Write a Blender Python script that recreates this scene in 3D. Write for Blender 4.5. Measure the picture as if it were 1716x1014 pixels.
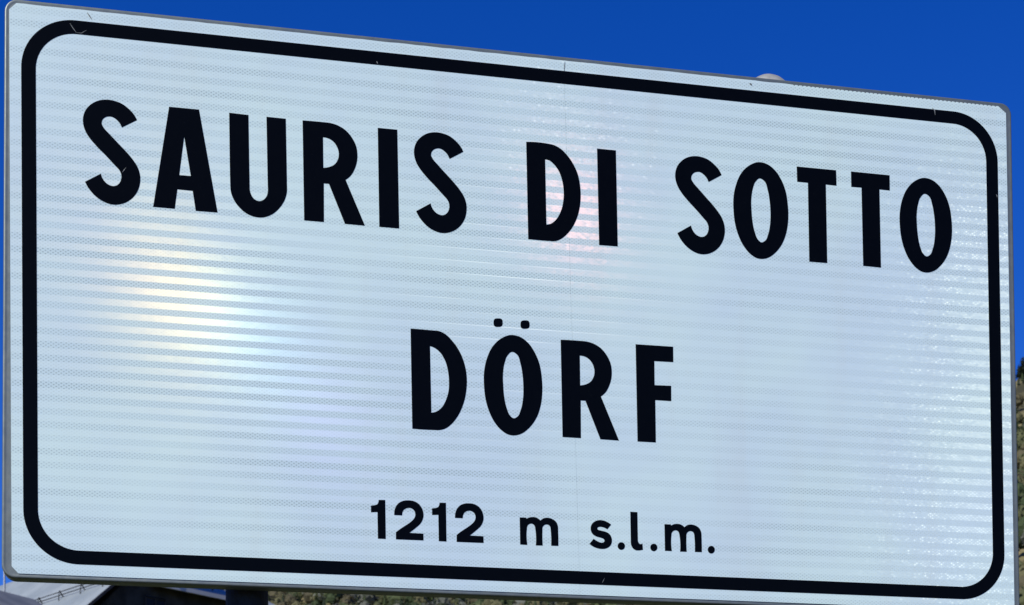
import bpy, bmesh, math, random
import numpy as np
from mathutils import Vector, Matrix
from mathutils.geometry import tessellate_polygon

for o in list(bpy.data.objects):
    bpy.data.objects.remove(o, do_unlink=True)
scene = bpy.context.scene
COL = scene.collection

# ------------------------------------------------------------------ camera
SIGN_Z = 2.87                       # height of the middle of the sign face
cam_data = bpy.data.cameras.new('camera')
cam = bpy.data.objects.new('camera', cam_data)
COL.objects.link(cam)
cam_data.sensor_width = 36.0
cam_data.lens = 36.0 * 2650.0 / 1716.0
cam_data.shift_x = 0.0
cam_data.shift_y = (1595.4 - 507.0) / 1716.0   # the photo is the upper part of a level shot
cam_data.clip_end = 8000
cam_data.clip_start = 0.05
EYE = Vector((-0.65469, -2.95392, SIGN_Z - 1.26985))
right = Vector((0.98103984, -0.19350092, -0.01087353))
up = Vector((0.00678844, -0.02176207, 0.99974013))
back = Vector((-0.19368726, -0.98085871, -0.02003589))
cam.matrix_world = Matrix(((right.x, up.x, back.x, EYE.x), (right.y, up.y, back.y, EYE.y),
                           (right.z, up.z, back.z, EYE.z), (0, 0, 0, 1)))
scene.camera = cam
cam_data.dof.use_dof = True          # small phone aperture: the far hillside is a touch soft
cam_data.dof.focus_distance = 3.35
cam_data.dof.aperture_fstop = 14.0

# ------------------------------------------------------------------ sky and sun
SUN_AZ, SUN_EL = math.radians(227), math.radians(40)     # azimuth clockwise from +Y
SUN = Vector((math.sin(SUN_AZ) * math.cos(SUN_EL), math.cos(SUN_AZ) * math.cos(SUN_EL), math.sin(SUN_EL)))
world = bpy.data.worlds.new('World')
scene.world = world
world.use_nodes = True
wn = world.node_tree
wn.nodes.clear()
sky = wn.nodes.new('ShaderNodeTexSky')
sky.sky_type = 'NISHITA'
sky.sun_disc = False
sky.sun_elevation = SUN_EL
sky.sun_rotation = SUN_AZ
sky.altitude = 1200
sky.air_density = 1.0
sky.dust_density = 0.0
sky.ozone_density = 7.0
hsv = wn.nodes.new('ShaderNodeHueSaturation')
hsv.inputs['Saturation'].default_value = 1.26
hsv.inputs['Hue'].default_value = 0.523
hsv.inputs['Value'].default_value = 1.0
bg = wn.nodes.new('ShaderNodeBackground')
bg.inputs['Strength'].default_value = 0.145
wo = wn.nodes.new('ShaderNodeOutputWorld')
wn.links.new(sky.outputs[0], hsv.inputs['Color'])
wn.links.new(hsv.outputs[0], bg.inputs['Color'])
wn.links.new(bg.outputs[0], wo.inputs['Surface'])
sun_data = bpy.data.lights.new('sun', 'SUN')
sun_data.energy = 4.5
sun_data.angle = math.radians(0.53)
sun_data.color = (1.0, 0.975, 0.86)
sun = bpy.data.objects.new('sun', sun_data)
COL.objects.link(sun)
sun.rotation_euler = (-SUN).to_track_quat('-Z', 'Y').to_euler()
scene.view_settings.view_transform = 'Standard'
scene.view_settings.look = 'None'
scene.view_settings.gamma = 1.0
scene.view_settings.exposure = 0.0
scene.view_settings.use_curve_mapping = False

# ------------------------------------------------------------------ helpers
def link(name, mesh, mat=None, parent=None, loc=(0, 0, 0), smooth=False):
    o = bpy.data.objects.new(name, mesh)
    COL.objects.link(o)
    if mat is not None and len(mesh.materials) == 0:
        mesh.materials.append(mat)
    o.location = loc
    if parent is not None:
        o.parent = parent
    if smooth:
        mesh.polygons.foreach_set('use_smooth', [True] * len(mesh.polygons))
    return o

def empty(name, loc=(0, 0, 0)):
    o = bpy.data.objects.new(name, None)
    COL.objects.link(o)
    o.location = loc
    o.empty_display_size = 0.1
    return o

def tag(o, label, cat, group=None):
    o['label'] = label
    o['category'] = cat
    if group:
        o['group'] = group
    return o

def mesh_from(name, verts, faces):
    me = bpy.data.meshes.new(name)
    me.from_pydata([tuple(v) for v in verts], [], faces)
    me.update()
    return me

def bm_mesh(name, bm):
    me = bpy.data.meshes.new(name)
    bmesh.ops.recalc_face_normals(bm, faces=bm.faces)
    bm.to_mesh(me)
    bm.free()
    return me

def box(bm, c, s, rz=0.0, bevel=0.0):
    r = bmesh.ops.create_cube(bm, size=1.0)
    vs = r['verts']
    bmesh.ops.scale(bm, vec=s, verts=vs)
    if rz:
        bmesh.ops.rotate(bm, cent=(0, 0, 0), matrix=Matrix.Rotation(rz, 3, 'Z'), verts=vs)
    bmesh.ops.translate(bm, vec=c, verts=vs)
    if bevel:
        es = list({e for v in vs for e in v.link_edges})
        bmesh.ops.bevel(bm, geom=es, offset=bevel, segments=2, affect='EDGES', profile=0.5)

def tube(bm, a, b, r0, r1=None, n=12, caps=True):
    a, b = Vector(a), Vector(b)
    r1 = r0 if r1 is None else r1
    q = (b - a).to_track_quat('Z', 'Y')
    ra, rb = [], []
    for k in range(n):
        t = 2 * math.pi * k / n
        d = Vector((math.cos(t), math.sin(t), 0))
        ra.append(bm.verts.new(a + q @ (d * r0)))
        rb.append(bm.verts.new(b + q @ (d * r1)))
    for k in range(n):
        bm.faces.new((ra[k], ra[(k + 1) % n], rb[(k + 1) % n], rb[k]))
    if caps:
        bm.faces.new(ra[::-1])
        bm.faces.new(rb)

def lathe(bm, prof, c=(0, 0, 0), n=32):
    rings = []
    for r, z in prof:
        if r < 1e-6:
            rings.append([bm.verts.new((c[0], c[1], c[2] + z))])
        else:
            rings.append([bm.verts.new((c[0] + r * math.cos(2 * math.pi * k / n), c[1] + r * math.sin(2 * math.pi * k / n), c[2] + z)) for k in range(n)])
    for A, B in zip(rings, rings[1:]):
        for k in range(n):
            if len(A) == 1 and len(B) > 1:
                bm.faces.new((A[0], B[k], B[(k + 1) % n]))
            elif len(B) == 1 and len(A) > 1:
                bm.faces.new((A[k], A[(k + 1) % n], B[0]))
            elif len(A) > 1:
                bm.faces.new((A[k], A[(k + 1) % n], B[(k + 1) % n], B[k]))

class NT:
    """small node helper"""
    def __init__(s, name):
        s.m = bpy.data.materials.new(name)
        s.m.use_nodes = True
        s.t = s.m.node_tree
        s.t.nodes.clear()
        s.out = s.t.nodes.new('ShaderNodeOutputMaterial')
    def n(s, typ, ins=None, **kw):
        x = s.t.nodes.new(typ)
        for k, v in kw.items():
            setattr(x, k, v)
        for k, v in (ins or {}).items():
            s.set(x.inputs[k], v)
        return x
    def set(s, sock, v):
        if isinstance(v, bpy.types.NodeSocket):
            s.t.links.new(v, sock)
        elif isinstance(v, bpy.types.Node):
            s.t.links.new(v.outputs[0], sock)
        else:
            sock.default_value = v
    def math(s, op, a, b=None, c=None, clamp=False):
        x = s.n('ShaderNodeMath', operation=op, use_clamp=clamp)
        s.set(x.inputs[0], a)
        if b is not None:
            s.set(x.inputs[1], b)
        if c is not None:
            s.set(x.inputs[2], c)
        return x.outputs[0]
    def mix(s, f, a, b):
        x = s.n('ShaderNodeMix', data_type='RGBA')
        s.set(x.inputs[0], f)
        s.set(x.inputs[6], a)
        s.set(x.inputs[7], b)
        return x.outputs[2]
    def ramp(s, f, lo, hi):
        x = s.n('ShaderNodeMapRange', interpolation_type='SMOOTHSTEP')
        s.set(x.inputs[0], f)
        x.inputs[1].default_value = lo
        x.inputs[2].default_value = hi
        return x.outputs[0]
    def noise(s, vec, scale, detail=4.0, rough=0.55):
        x = s.n('ShaderNodeTexNoise')
        s.set(x.inputs['Vector'], vec)
        x.inputs['Scale'].default_value = scale
        x.inputs['Detail'].default_value = detail
        x.inputs['Roughness'].default_value = rough
        return x
    def coord(s):
        return s.n('ShaderNodeTexCoord').outputs['Object']
    def principled(s, color, rough=0.6, metal=0.0, spec=0.5, normal=None):
        p = s.n('ShaderNodeBsdfPrincipled')
        s.set(p.inputs['Base Color'], color)
        s.set(p.inputs['Roughness'], rough)
        s.set(p.inputs['Metallic'], metal)
        s.set(p.inputs['Specular IOR Level'], spec)
        if normal is not None:
            s.set(p.inputs['Normal'], normal)
        return p
    def bump(s, h, strength=0.3, dist=0.01):
        b = s.n('ShaderNodeBump')
        b.inputs['Strength'].default_value = strength
        b.inputs['Distance'].default_value = dist
        s.set(b.inputs['Height'], h)
        return b.outputs[0]
    def done(s, shader):
        s.set(s.out.inputs['Surface'], shader if isinstance(shader, bpy.types.NodeSocket) else shader.outputs[0])
        return s.m

def rgba(r, g, b):
    return (r, g, b, 1.0)

def simple(name, c0, c1, scale=5.0, rough=0.7, metal=0.0, spec=0.4, bump=0.0, dist=0.01, detail=5.0):
    k = NT(name)
    co = k.coord()
    nz = k.noise(co, scale, detail)
    f = k.ramp(nz.outputs[0], 0.3, 0.7)
    nrm = k.bump(nz.outputs[0], bump, dist) if bump else None
    return k.done(k.principled(k.mix(f, rgba(*c0), rgba(*c1)), rough, metal, spec, nrm))

# ------------------------------------------------------------------ materials
def prism_film():
    """white micro-prismatic retroreflective sheeting: rows of sealed cells, a lattice of tiny
    diamond cells and prism facets inside that throw the sun back at their own angles"""
    k = NT('prismatic_film')
    co = k.coord()
    sep = k.n('ShaderNodeSeparateXYZ', {0: co})
    X, Z = sep.outputs[0], sep.outputs[2]
    wob = k.noise(k.n('ShaderNodeMapping', {'Vector': co, 'Location': (3.1, 0.0, 1.7)}).outputs[0], 1.6, 2.5)
    # bands
    zb = k.math('SUBTRACT', Z, 0.0212)
    ph = k.math('MULTIPLY', zb, 2 * math.pi / 0.02443)
    cs = k.math('COSINE', ph)                       # +1 in the middle of a sealed (dotted) row
    sealed = k.ramp(cs, -0.25, 0.25)
    clear = k.math('SUBTRACT', 1.0, sealed)
    # diamond cell lattice
    ax = k.math('DIVIDE', X, 0.0089)
    az = k.math('DIVIDE', Z, 0.0062)
    a = k.math('ADD', ax, az)
    b = k.math('SUBTRACT', ax, az)
    ca = k.math('COSINE', k.math('MULTIPLY', a, 2 * math.pi))
    cb = k.math('COSINE', k.math('MULTIPLY', b, 2 * math.pi))
    dots = k.ramp(k.math('ADD', ca, cb), 0.2, 1.7)
    ia = k.math('FLOOR', k.math('ADD', a, 0.5))
    ib = k.math('FLOOR', k.math('ADD', b, 0.5))
    cell = k.n('ShaderNodeCombineXYZ', {0: ia, 1: ib})
    wn_ = k.n('ShaderNodeTexWhiteNoise', {'Vector': cell.outputs[0]}, noise_dimensions='2D')
    # film colour: cool white, cells a little greyer
    vis = k.ramp(wob.outputs[0], 0.25, 0.75)        # seal pattern fades at random, standing in for its change with viewing angle
    row = k.n('ShaderNodeTexWhiteNoise', {'W': k.math('FLOOR', k.math('DIVIDE', k.math('ADD', zb, 0.0122), 0.02443))}, noise_dimensions='1D')
    cnt = k.math('MULTIPLY', k.math('MULTIPLY_ADD', vis, 0.9, 0.2), k.math('MULTIPLY_ADD', row.outputs['Value'], 0.6, 0.65))
    dk = k.math('ADD', k.math('MULTIPLY', sealed, FILM_SEAL), k.math('MULTIPLY', dots, k.math('MULTIPLY_ADD', sealed, FILM_DOT, 0.32)))
    dk = k.math('MULTIPLY', dk, cnt, clamp=True)
    tint = k.noise(co, 2.2, 3.0)
    base = k.mix(k.ramp(tint.outputs[0], 0.3, 0.7), rgba(*FILM_A), rgba(*FILM_B))
    stain = k.noise(k.n('ShaderNodeMapping', {'Vector': co, 'Scale': (14.0, 14.0, 1.2)}).outputs[0], 1.0, 4.0)
    base = k.mix(k.math('MULTIPLY', k.ramp(stain.outputs[0], 0.5, 0.8), 0.18), base, rgba(0.58, 0.60, 0.56))
    col = k.mix(dk, base, rgba(0.34, 0.44, 0.45))
    p = k.principled(col, 0.38, 0.0, 0.45)
    sh = p.outputs[0]
    jit = k.n('ShaderNodeVectorMath', {0: wn_.outputs['Color'], 1: (0.5, 0.5, 0.5)}, operation='SUBTRACT').outputs[0]
    grain = k.noise(co, 900.0, 1.0)
    jg = k.n('ShaderNodeVectorMath', {0: grain.outputs['Color'], 1: (0.5, 0.5, 0.5)}, operation='SUBTRACT').outputs[0]
    def facet(p0, rough, color, weight, mask, spark, scratch=0.0):
        """one family of prism faces; p0 = spot on the sheet where it meets the sun's mirror angle"""
        nonlocal sh
        P = Vector((p0[0], 0, p0[1] + SIGN_Z))
        h = ((EYE - P).normalized() + SUN).normalized()
        v = k.n('ShaderNodeVectorMath', {0: jit, 1: (spark, spark, spark)}, operation='MULTIPLY').outputs[0]
        v = k.n('ShaderNodeVectorMath', {0: v, 1: tuple(h)}, operation='ADD').outputs[0]
        if scratch:
            w = k.n('ShaderNodeVectorMath', {0: jg, 1: (scratch, scratch, scratch)}, operation='MULTIPLY').outputs[0]
            v = k.n('ShaderNodeVectorMath', {0: v, 1: w}, operation='ADD').outputs[0]
        v = k.n('ShaderNodeVectorMath', {0: v}, operation='NORMALIZE').outputs[0]
        cm = k.n('ShaderNodeMix', data_type='RGBA', blend_type='MULTIPLY')
        cm.inputs[0].default_value = 1.0
        k.set(cm.inputs[6], rgba(*(c * weight for c in color)))
        k.set(cm.inputs[7], mask)
        g = k.n('ShaderNodeBsdfGlossy', {'Color': cm.outputs[2], 'Roughness': rough, 'Normal': v}, distribution='GGX')
        sh = k.n('ShaderNodeAddShader', {0: sh, 1: g.outputs[0]}).outputs[0]
    clearish = k.math('MULTIPLY_ADD', clear, 0.88, 0.12)
    line = k.ramp(k.math('COSINE', k.math('SUBTRACT', ph, -math.pi * 0.55)), 0.965, 0.999)
    ragged = k.math('MULTIPLY', line, k.ramp(k.noise(k.n('ShaderNodeMapping', {'Vector': co, 'Scale': (3.0, 1.0, 42.0)}).outputs[0], 1.0, 1.0).outputs[0], 0.45, 0.6))
    for args in FACETS:
        p0, rough, color, weight, mk, spark, scr = args
        facet(p0, rough, color, weight, {'band': clearish, 'line': ragged, 'all': 1.0, 'clear': clear, 'dots': k.math('MULTIPLY', clearish, k.math('MULTIPLY_ADD', dots, 0.85, 0.25))}[mk], spark, scr)
    return k.done(sh)

FILM_SEAL, FILM_DOT = 0.15, 0.46
FILM_A, FILM_B = (0.665, 0.82, 0.785), (0.605, 0.735, 0.79)
#          spot on the face   rough  colour            weight  mask   sparkle
FACETS = [((-0.695, 0.005), 0.155, (1.0, 0.38, 0.08), 0.00052, 'band', 0.004, 0.0),
          ((-0.640, -0.020), 0.150, (0.85, 1.0, 0.22), 0.00042, 'band', 0.004, 0.0),
          ((-0.550, -0.065), 0.155, (0.10, 0.60, 1.0), 0.00034, 'band', 0.004, 0.0),
          ((-0.420, -0.200), 0.160, (0.40, 0.20, 1.0), 0.00022, 'band', 0.004, 0.0),
          ((0.065, 0.225), 0.120, (1.0, 0.38, 0.30), 0.00028, 'band', 0.009, 0.0),
          ((0.08, 0.36), 0.095, (0.85, 0.92, 1.0), 0.00006, 'dots', 0.040, 0.0),
          ((0.97, 0.18), 0.145, (0.95, 1.0, 0.85), 0.00052, 'dots', 0.030, 0.0),
          ((0.97, -0.10), 0.145, (0.95, 1.0, 0.90), 0.00052, 'dots', 0.030, 0.0),
          ((0.90, -0.36), 0.145, (0.9, 1.0, 1.0), 0.00052, 'dots', 0.030, 0.0),
          ((-0.03, 0.04), 0.20, (1.0, 1.0, 1.0), 0.0010, 'line', 0.0, 0.0)]
M = {}
M['film'] = prism_film()
k = NT('black_sheeting')
co = k.coord()
nz = k.noise(co, 60.0, 4.0)
dust = k.noise(co, 420.0, 2.0)
M['black'] = k.done(k.principled(k.mix(k.math('MULTIPLY', k.ramp(dust.outputs[0], 0.68, 0.80), 0.05), k.mix(nz.outputs[0], rgba(0.0012, 0.0020, 0.0032), rgba(0.0022, 0.0030, 0.0045)), rgba(0.25, 0.25, 0.24)), 0.30, 0.0, 0.05))
k = NT('aluminium_edge')
co = k.coord()
nz = k.noise(k.n('ShaderNodeMapping', {'Vector': co, 'Scale': (8.0, 60.0, 8.0)}).outputs[0], 6.0, 5.0)
n2 = k.noise(co, 55.0, 6.0)
M['alu'] = k.done(k.principled(k.mix(nz.outputs[0], rgba(0.15, 0.17, 0.155), rgba(0.25, 0.275, 0.25)), k.math('MULTIPLY_ADD', n2.outputs[0], 0.3, 0.32), 0.55, 0.4, k.bump(n2.outputs[0], 0.15, 0.002)))
M['galv'] = simple('galvanised_steel', (0.30, 0.32, 0.33), (0.46, 0.47, 0.47), 40.0, 0.5, 0.6, 0.5, 0.1, 0.002)
M['post'] = simple('dark_post', (0.018, 0.020, 0.022), (0.034, 0.036, 0.038), 30.0, 0.65, 0.0, 0.2, 0.1, 0.002)  # dark grey post, faintly mottled
M['cap'] = simple('weathered_grey_plastic', (0.24, 0.24, 0.23), (0.34, 0.34, 0.32), 45.0, 0.75, 0.0, 0.3, 0.2, 0.002)
M['scratch'] = simple('bare_scratch', (0.14, 0.15, 0.15), (0.24, 0.25, 0.25), 200.0, 0.6)
M['dirt'] = simple('dirt_mark', (0.10, 0.11, 0.12), (0.16, 0.16, 0.16), 200.0, 0.8)
M['blister'] = simple('lifted_film', (0.60, 0.70, 0.74), (0.68, 0.78, 0.82), 80.0, 0.16, 0.0, 0.6)
M['seam'] = simple('seam_edge', (0.75, 0.80, 0.84), (0.8, 0.85, 0.88), 50.0, 0.4)

# outlines of the printed characters, tenths of a millimetre from the middle of the face (x, z, 1 = smooth)
GLYPHS = [
 ('letter_s', [[(-7576,3260,0),(-7622,3347,1),(-7716,3448,1),(-7842,3536,1),(-7989,3580,1),(-8131,3586,1),(-8282,3547,1),(-8408,3463,1),(-8498,3345,1),(-8538,3211,1),(-8533,3081,1),(-8490,2954,1),(-8407,2827,1),(-8307,2715,1),(-8120,2532,1),(-7975,2381,1),(-7895,2295,1),(-7864,2217,1),(-7869,2129,1),(-7907,2049,1),(-7966,2005,1),(-8023,1996,1),(-8092,2016,1),(-8156,2064,1),(-8202,2132,1),(-8227,2206,0),(-8509,2033,0),(-8458,1936,1),(-8375,1830,1),(-8271,1743,1),(-8146,1680,1),(-8021,1654,1),(-7905,1666,1),(-7769,1723,1),(-7642,1833,1),(-7561,1971,1),(-7524,2138,1),(-7532,2268,1),(-7575,2396,1),(-7648,2509,1),(-7742,2621,1),(-7909,2791,1),(-8076,2961,1),(-8170,3061,1),(-8207,3134,1),(-8200,3189,1),(-8162,3243,1),(-8100,3275,1),(-8032,3279,1),(-7959,3245,1),(-7897,3185,1),(-7849,3098,0)]]),
 ('letter_a', [[(-6997,3565,0),(-6455,3565,0),(-6130,1666,0),(-6528,1664,0),(-6581,2033,0),(-6858,2037,0),(-6907,1671,0),(-7297,1673,0)], [(-6728,3032,0),(-6613,2307,0),(-6822,2306,0)]]),
 ('letter_u', [[(-5905,3559,0),(-5551,3551,0),(-5539,2233,1),(-5537,2145,1),(-5503,2037,1),(-5443,1967,1),(-5368,1944,1),(-5296,1970,1),(-5230,2045,1),(-5203,2152,1),(-5205,2262,1),(-5219,3550,0),(-4861,3547,0),(-4849,2294,1),(-4850,2171,1),(-4888,2019,1),(-4977,1865,1),(-5098,1739,1),(-5207,1674,1),(-5327,1640,1),(-5446,1643,1),(-5586,1686,1),(-5726,1790,1),(-5833,1935,1),(-5888,2092,1),(-5895,2202,1)]]),
 ('letter_r', [[(-4549,3545,0),(-4166,3549,1),(-4034,3546,1),(-3890,3514,1),(-3747,3438,1),(-3626,3308,1),(-3549,3158,1),(-3524,3003,1),(-3534,2856,1),(-3580,2706,1),(-3655,2576,1),(-3751,2489,0),(-3394,1647,0),(-3771,1651,0),(-4066,2387,0),(-4161,2386,0),(-4165,1652,0),(-4534,1653,0)], [(-4169,3262,0),(-4069,3249,1),(-3970,3191,1),(-3905,3098,1),(-3875,2960,1),(-3896,2857,1),(-3956,2766,1),(-4052,2708,1),(-4167,2680,0)]]),
 ('letter_i', [[(-3134,3539,0),(-2762,3539,0),(-2744,1647,0),(-3122,1649,0)]]),
 ('letter_s', [[(-1494,3232,0),(-1539,3320,1),(-1632,3420,1),(-1756,3508,1),(-1901,3552,1),(-2042,3558,1),(-2191,3519,1),(-2316,3435,1),(-2405,3317,1),(-2445,3183,1),(-2439,3053,1),(-2397,2927,1),(-2315,2800,1),(-2217,2688,1),(-2032,2505,1),(-1887,2355,1),(-1809,2268,1),(-1778,2190,1),(-1783,2103,1),(-1821,2023,1),(-1879,1978,1),(-1935,1969,1),(-2003,1989,1),(-2067,2038,1),(-2112,2106,1),(-2137,2180,0),(-2416,2007,0),(-2365,1909,1),(-2283,1804,1),(-2181,1717,1),(-2057,1654,1),(-1933,1628,1),(-1819,1640,1),(-1684,1697,1),(-1558,1806,1),(-1478,1944,1),(-1442,2111,1),(-1449,2242,1),(-1492,2369,1),(-1565,2482,1),(-1658,2594,1),(-1823,2764,1),(-1988,2933,1),(-2080,3034,1),(-2117,3106,1),(-2111,3161,1),(-2073,3215,1),(-2011,3247,1),(-1945,3252,1),(-1872,3217,1),(-1810,3158,1),(-1763,3071,0)]]),
 ('letter_d', [[(-262,3539,0),(156,3544,1),(284,3528,1),(412,3471,1),(540,3360,1),(655,3209,1),(747,3021,1),(796,2795,1),(807,2565,1),(786,2356,1),(724,2131,1),(628,1939,1),(521,1803,1),(403,1702,1),(274,1648,1),(181,1645,1),(-244,1649,0)], [(108,3231,0),(187,3220,1),(280,3152,1),(372,3034,1),(433,2878,1),(466,2697,1),(466,2513,1),(434,2326,1),(374,2171,1),(290,2049,1),(196,1979,1),(119,1959,0)]]),
 ('letter_i', [[(1146,3539,0),(1525,3537,0),(1539,1648,0),(1165,1646,0)]]),
 ('letter_s', [[(3680,3244,0),(3634,3332,1),(3541,3433,1),(3416,3522,1),(3271,3567,1),(3129,3572,1),(2980,3533,1),(2855,3448,1),(2765,3330,1),(2726,3195,1),(2731,3064,1),(2774,2937,1),(2856,2809,1),(2954,2696,1),(3140,2512,1),(3285,2361,1),(3363,2273,1),(3394,2195,1),(3389,2107,1),(3351,2027,1),(3293,1982,1),(3237,1973,1),(3168,1993,1),(3104,2042,1),(3059,2110,1),(3035,2184,0),(2754,2010,0),(2806,1912,1),(2888,1806,1),(2991,1719,1),(3115,1655,1),(3239,1629,1),(3353,1641,1),(3489,1699,1),(3615,1809,1),(3695,1947,1),(3732,2116,1),(3724,2247,1),(3681,2375,1),(3608,2489,1),(3515,2601,1),(3349,2773,1),(3184,2943,1),(3091,3044,1),(3054,3117,1),(3061,3173,1),(3098,3227,1),(3161,3259,1),(3227,3264,1),(3300,3229,1),(3362,3169,1),(3409,3081,0)]]),
 ('letter_o', [[(4455,3572,1),(4257,3488,1),(4095,3327,1),(3982,3093,1),(3921,2817,1),(3918,2558,1),(3941,2325,1),(4011,2072,1),(4123,1857,1),(4255,1715,1),(4389,1643,1),(4520,1637,1),(4648,1680,1),(4798,1800,1),(4937,1994,1),(5022,2225,1),(5061,2489,1),(5055,2773,1),(5010,3054,1),(4919,3271,1),(4798,3437,1),(4639,3546,1)], [(4474,3248,1),(4387,3176,1),(4324,3017,1),(4291,2802,1),(4293,2590,1),(4309,2379,1),(4355,2159,1),(4419,2016,1),(4492,1965,1),(4567,2004,1),(4635,2146,1),(4678,2351,1),(4689,2576,1),(4675,2811,1),(4639,3021,1),(4567,3204,1)]]),
 ('letter_t', [[(5255,3557,0),(6090,3556,0),(6095,3244,0),(5867,3248,0),(5872,1660,0),(5492,1659,0),(5487,3250,0),(5261,3251,0)]]),
 ('letter_t', [[(6408,3560,0),(7239,3557,0),(7239,3247,0),(7015,3249,0),(7022,1658,0),(6640,1664,0),(6630,3252,0),(6411,3249,0)]]),
 ('letter_o', [[(7978,3569,1),(7781,3485,1),(7621,3324,1),(7508,3091,1),(7448,2815,1),(7444,2556,1),(7468,2323,1),(7537,2070,1),(7648,1856,1),(7780,1714,1),(7913,1642,1),(8043,1636,1),(8171,1679,1),(8320,1799,1),(8458,1992,1),(8542,2224,1),(8581,2487,1),(8575,2771,1),(8530,3051,1),(8440,3268,1),(8319,3434,1),(8161,3543,1)], [(7998,3245,1),(7911,3173,1),(7848,3015,1),(7815,2800,1),(7817,2588,1),(7834,2377,1),(7879,2157,1),(7943,2014,1),(8016,1963,1),(8090,2002,1),(8158,2145,1),(8200,2349,1),(8211,2574,1),(8197,2809,1),(8161,3018,1),(8090,3201,1)]]),
 ('letter_d', [[(-2545,-254,0),(-2119,-260,1),(-1995,-265,1),(-1871,-319,1),(-1736,-446,1),(-1613,-618,1),(-1524,-828,1),(-1478,-1051,1),(-1474,-1266,1),(-1508,-1506,1),(-1579,-1725,1),(-1671,-1900,1),(-1775,-2030,1),(-1889,-2122,1),(-2002,-2160,1),(-2115,-2165,1),(-2530,-2164,0)], [(-2176,-564,0),(-2077,-598,1),(-1976,-681,1),(-1887,-829,1),(-1837,-1006,1),(-1818,-1197,1),(-1830,-1412,1),(-1883,-1585,1),(-1953,-1713,1),(-2055,-1805,1),(-2162,-1836,0)]]),
 ('letter_o', [[(-605,-242,1),(-802,-326,1),(-963,-487,1),(-1077,-722,1),(-1137,-998,1),(-1140,-1257,1),(-1117,-1491,1),(-1047,-1744,1),(-936,-1959,1),(-803,-2101,1),(-670,-2173,1),(-540,-2179,1),(-412,-2136,1),(-263,-2015,1),(-124,-1822,1),(-39,-1590,1),(-1,-1326,1),(-6,-1042,1),(-51,-761,1),(-142,-544,1),(-263,-377,1),(-421,-268,1)], [(-585,-567,1),(-672,-639,1),(-736,-798,1),(-768,-1013,1),(-766,-1225,1),(-750,-1436,1),(-704,-1657,1),(-640,-1800,1),(-567,-1851,1),(-493,-1812,1),(-425,-1669,1),(-382,-1465,1),(-372,-1239,1),(-385,-1004,1),(-421,-794,1),(-492,-611,1)]]),
 ('umlaut_dot', [[(-764,-14,1),(-769,-59,1),(-782,-81,1),(-805,-95,1),(-854,-102,1),(-902,-102,1),(-925,-91,1),(-937,-71,1),(-941,-26,1),(-936,19,1),(-923,41,1),(-900,55,1),(-852,62,1),(-803,61,1),(-781,51,1),(-768,31,1)]]),
 ('umlaut_dot', [[(-236,-14,1),(-241,-59,1),(-254,-81,1),(-277,-94,1),(-326,-101,1),(-375,-101,1),(-397,-91,1),(-410,-71,1),(-414,-27,1),(-409,18,1),(-396,40,1),(-373,53,1),(-324,61,1),(-275,60,1),(-252,50,1),(-240,30,1)]]),
 ('letter_r', [[(375,-266,0),(753,-262,1),(884,-265,1),(1026,-297,1),(1168,-373,1),(1287,-503,1),(1363,-653,1),(1388,-808,1),(1378,-955,1),(1332,-1105,1),(1259,-1235,1),(1164,-1322,0),(1516,-2164,0),(1143,-2159,0),(853,-1424,0),(759,-1425,0),(755,-2159,0),(390,-2158,0)], [(751,-549,0),(849,-562,1),(947,-620,1),(1012,-713,1),(1041,-851,1),(1020,-954,1),(961,-1045,1),(866,-1103,1),(753,-1131,0)]]),
 ('letter_f', [[(1875,-252,0),(2637,-249,0),(2636,-553,0),(2250,-558,0),(2249,-1033,0),(2586,-1024,0),(2584,-1326,0),(2259,-1325,0),(2260,-2159,0),(1889,-2161,0)]]),
 ('digit_one', [[(-3330,-3671,0),(-3259,-3658,1),(-3212,-3640,1),(-3192,-3608,1),(-3182,-3554,0),(-3058,-3550,0),(-3054,-4288,0),(-3203,-4288,0),(-3207,-3785,0),(-3328,-3795,0)]]),
 ('digit_two', [[(-2889,-3828,0),(-2886,-3754,1),(-2861,-3672,1),(-2804,-3596,1),(-2723,-3551,1),(-2615,-3535,1),(-2514,-3545,1),(-2434,-3584,1),(-2374,-3649,1),(-2341,-3728,1),(-2331,-3808,1),(-2349,-3890,1),(-2397,-3973,1),(-2472,-4044,1),(-2608,-4153,0),(-2338,-4156,0),(-2337,-4285,0),(-2862,-4287,0),(-2861,-4155,0),(-2822,-4120,1),(-2714,-4041,1),(-2592,-3955,1),(-2531,-3898,1),(-2494,-3836,1),(-2490,-3775,1),(-2512,-3723,1),(-2556,-3687,1),(-2614,-3676,1),(-2670,-3693,1),(-2711,-3725,1),(-2732,-3767,1),(-2739,-3827,0)]]),
 ('digit_one', [[(-2169,-3668,0),(-2099,-3655,1),(-2053,-3637,1),(-2033,-3605,1),(-2023,-3551,0),(-1900,-3547,0),(-1897,-4287,0),(-2044,-4286,0),(-2048,-3783,0),(-2167,-3792,0)]]),
 ('digit_two', [[(-1727,-3827,0),(-1724,-3753,1),(-1699,-3672,1),(-1643,-3595,1),(-1563,-3551,1),(-1456,-3535,1),(-1356,-3545,1),(-1277,-3584,1),(-1217,-3648,1),(-1185,-3728,1),(-1175,-3808,1),(-1193,-3889,1),(-1241,-3972,1),(-1315,-4042,1),(-1449,-4152,0),(-1182,-4155,0),(-1181,-4283,0),(-1701,-4285,0),(-1700,-4154,0),(-1661,-4119,1),(-1554,-4040,1),(-1434,-3954,1),(-1373,-3898,1),(-1337,-3835,1),(-1332,-3775,1),(-1354,-3722,1),(-1398,-3687,1),(-1455,-3676,1),(-1511,-3692,1),(-1551,-3725,1),(-1571,-3766,1),(-1579,-3827,0)]]),
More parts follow.
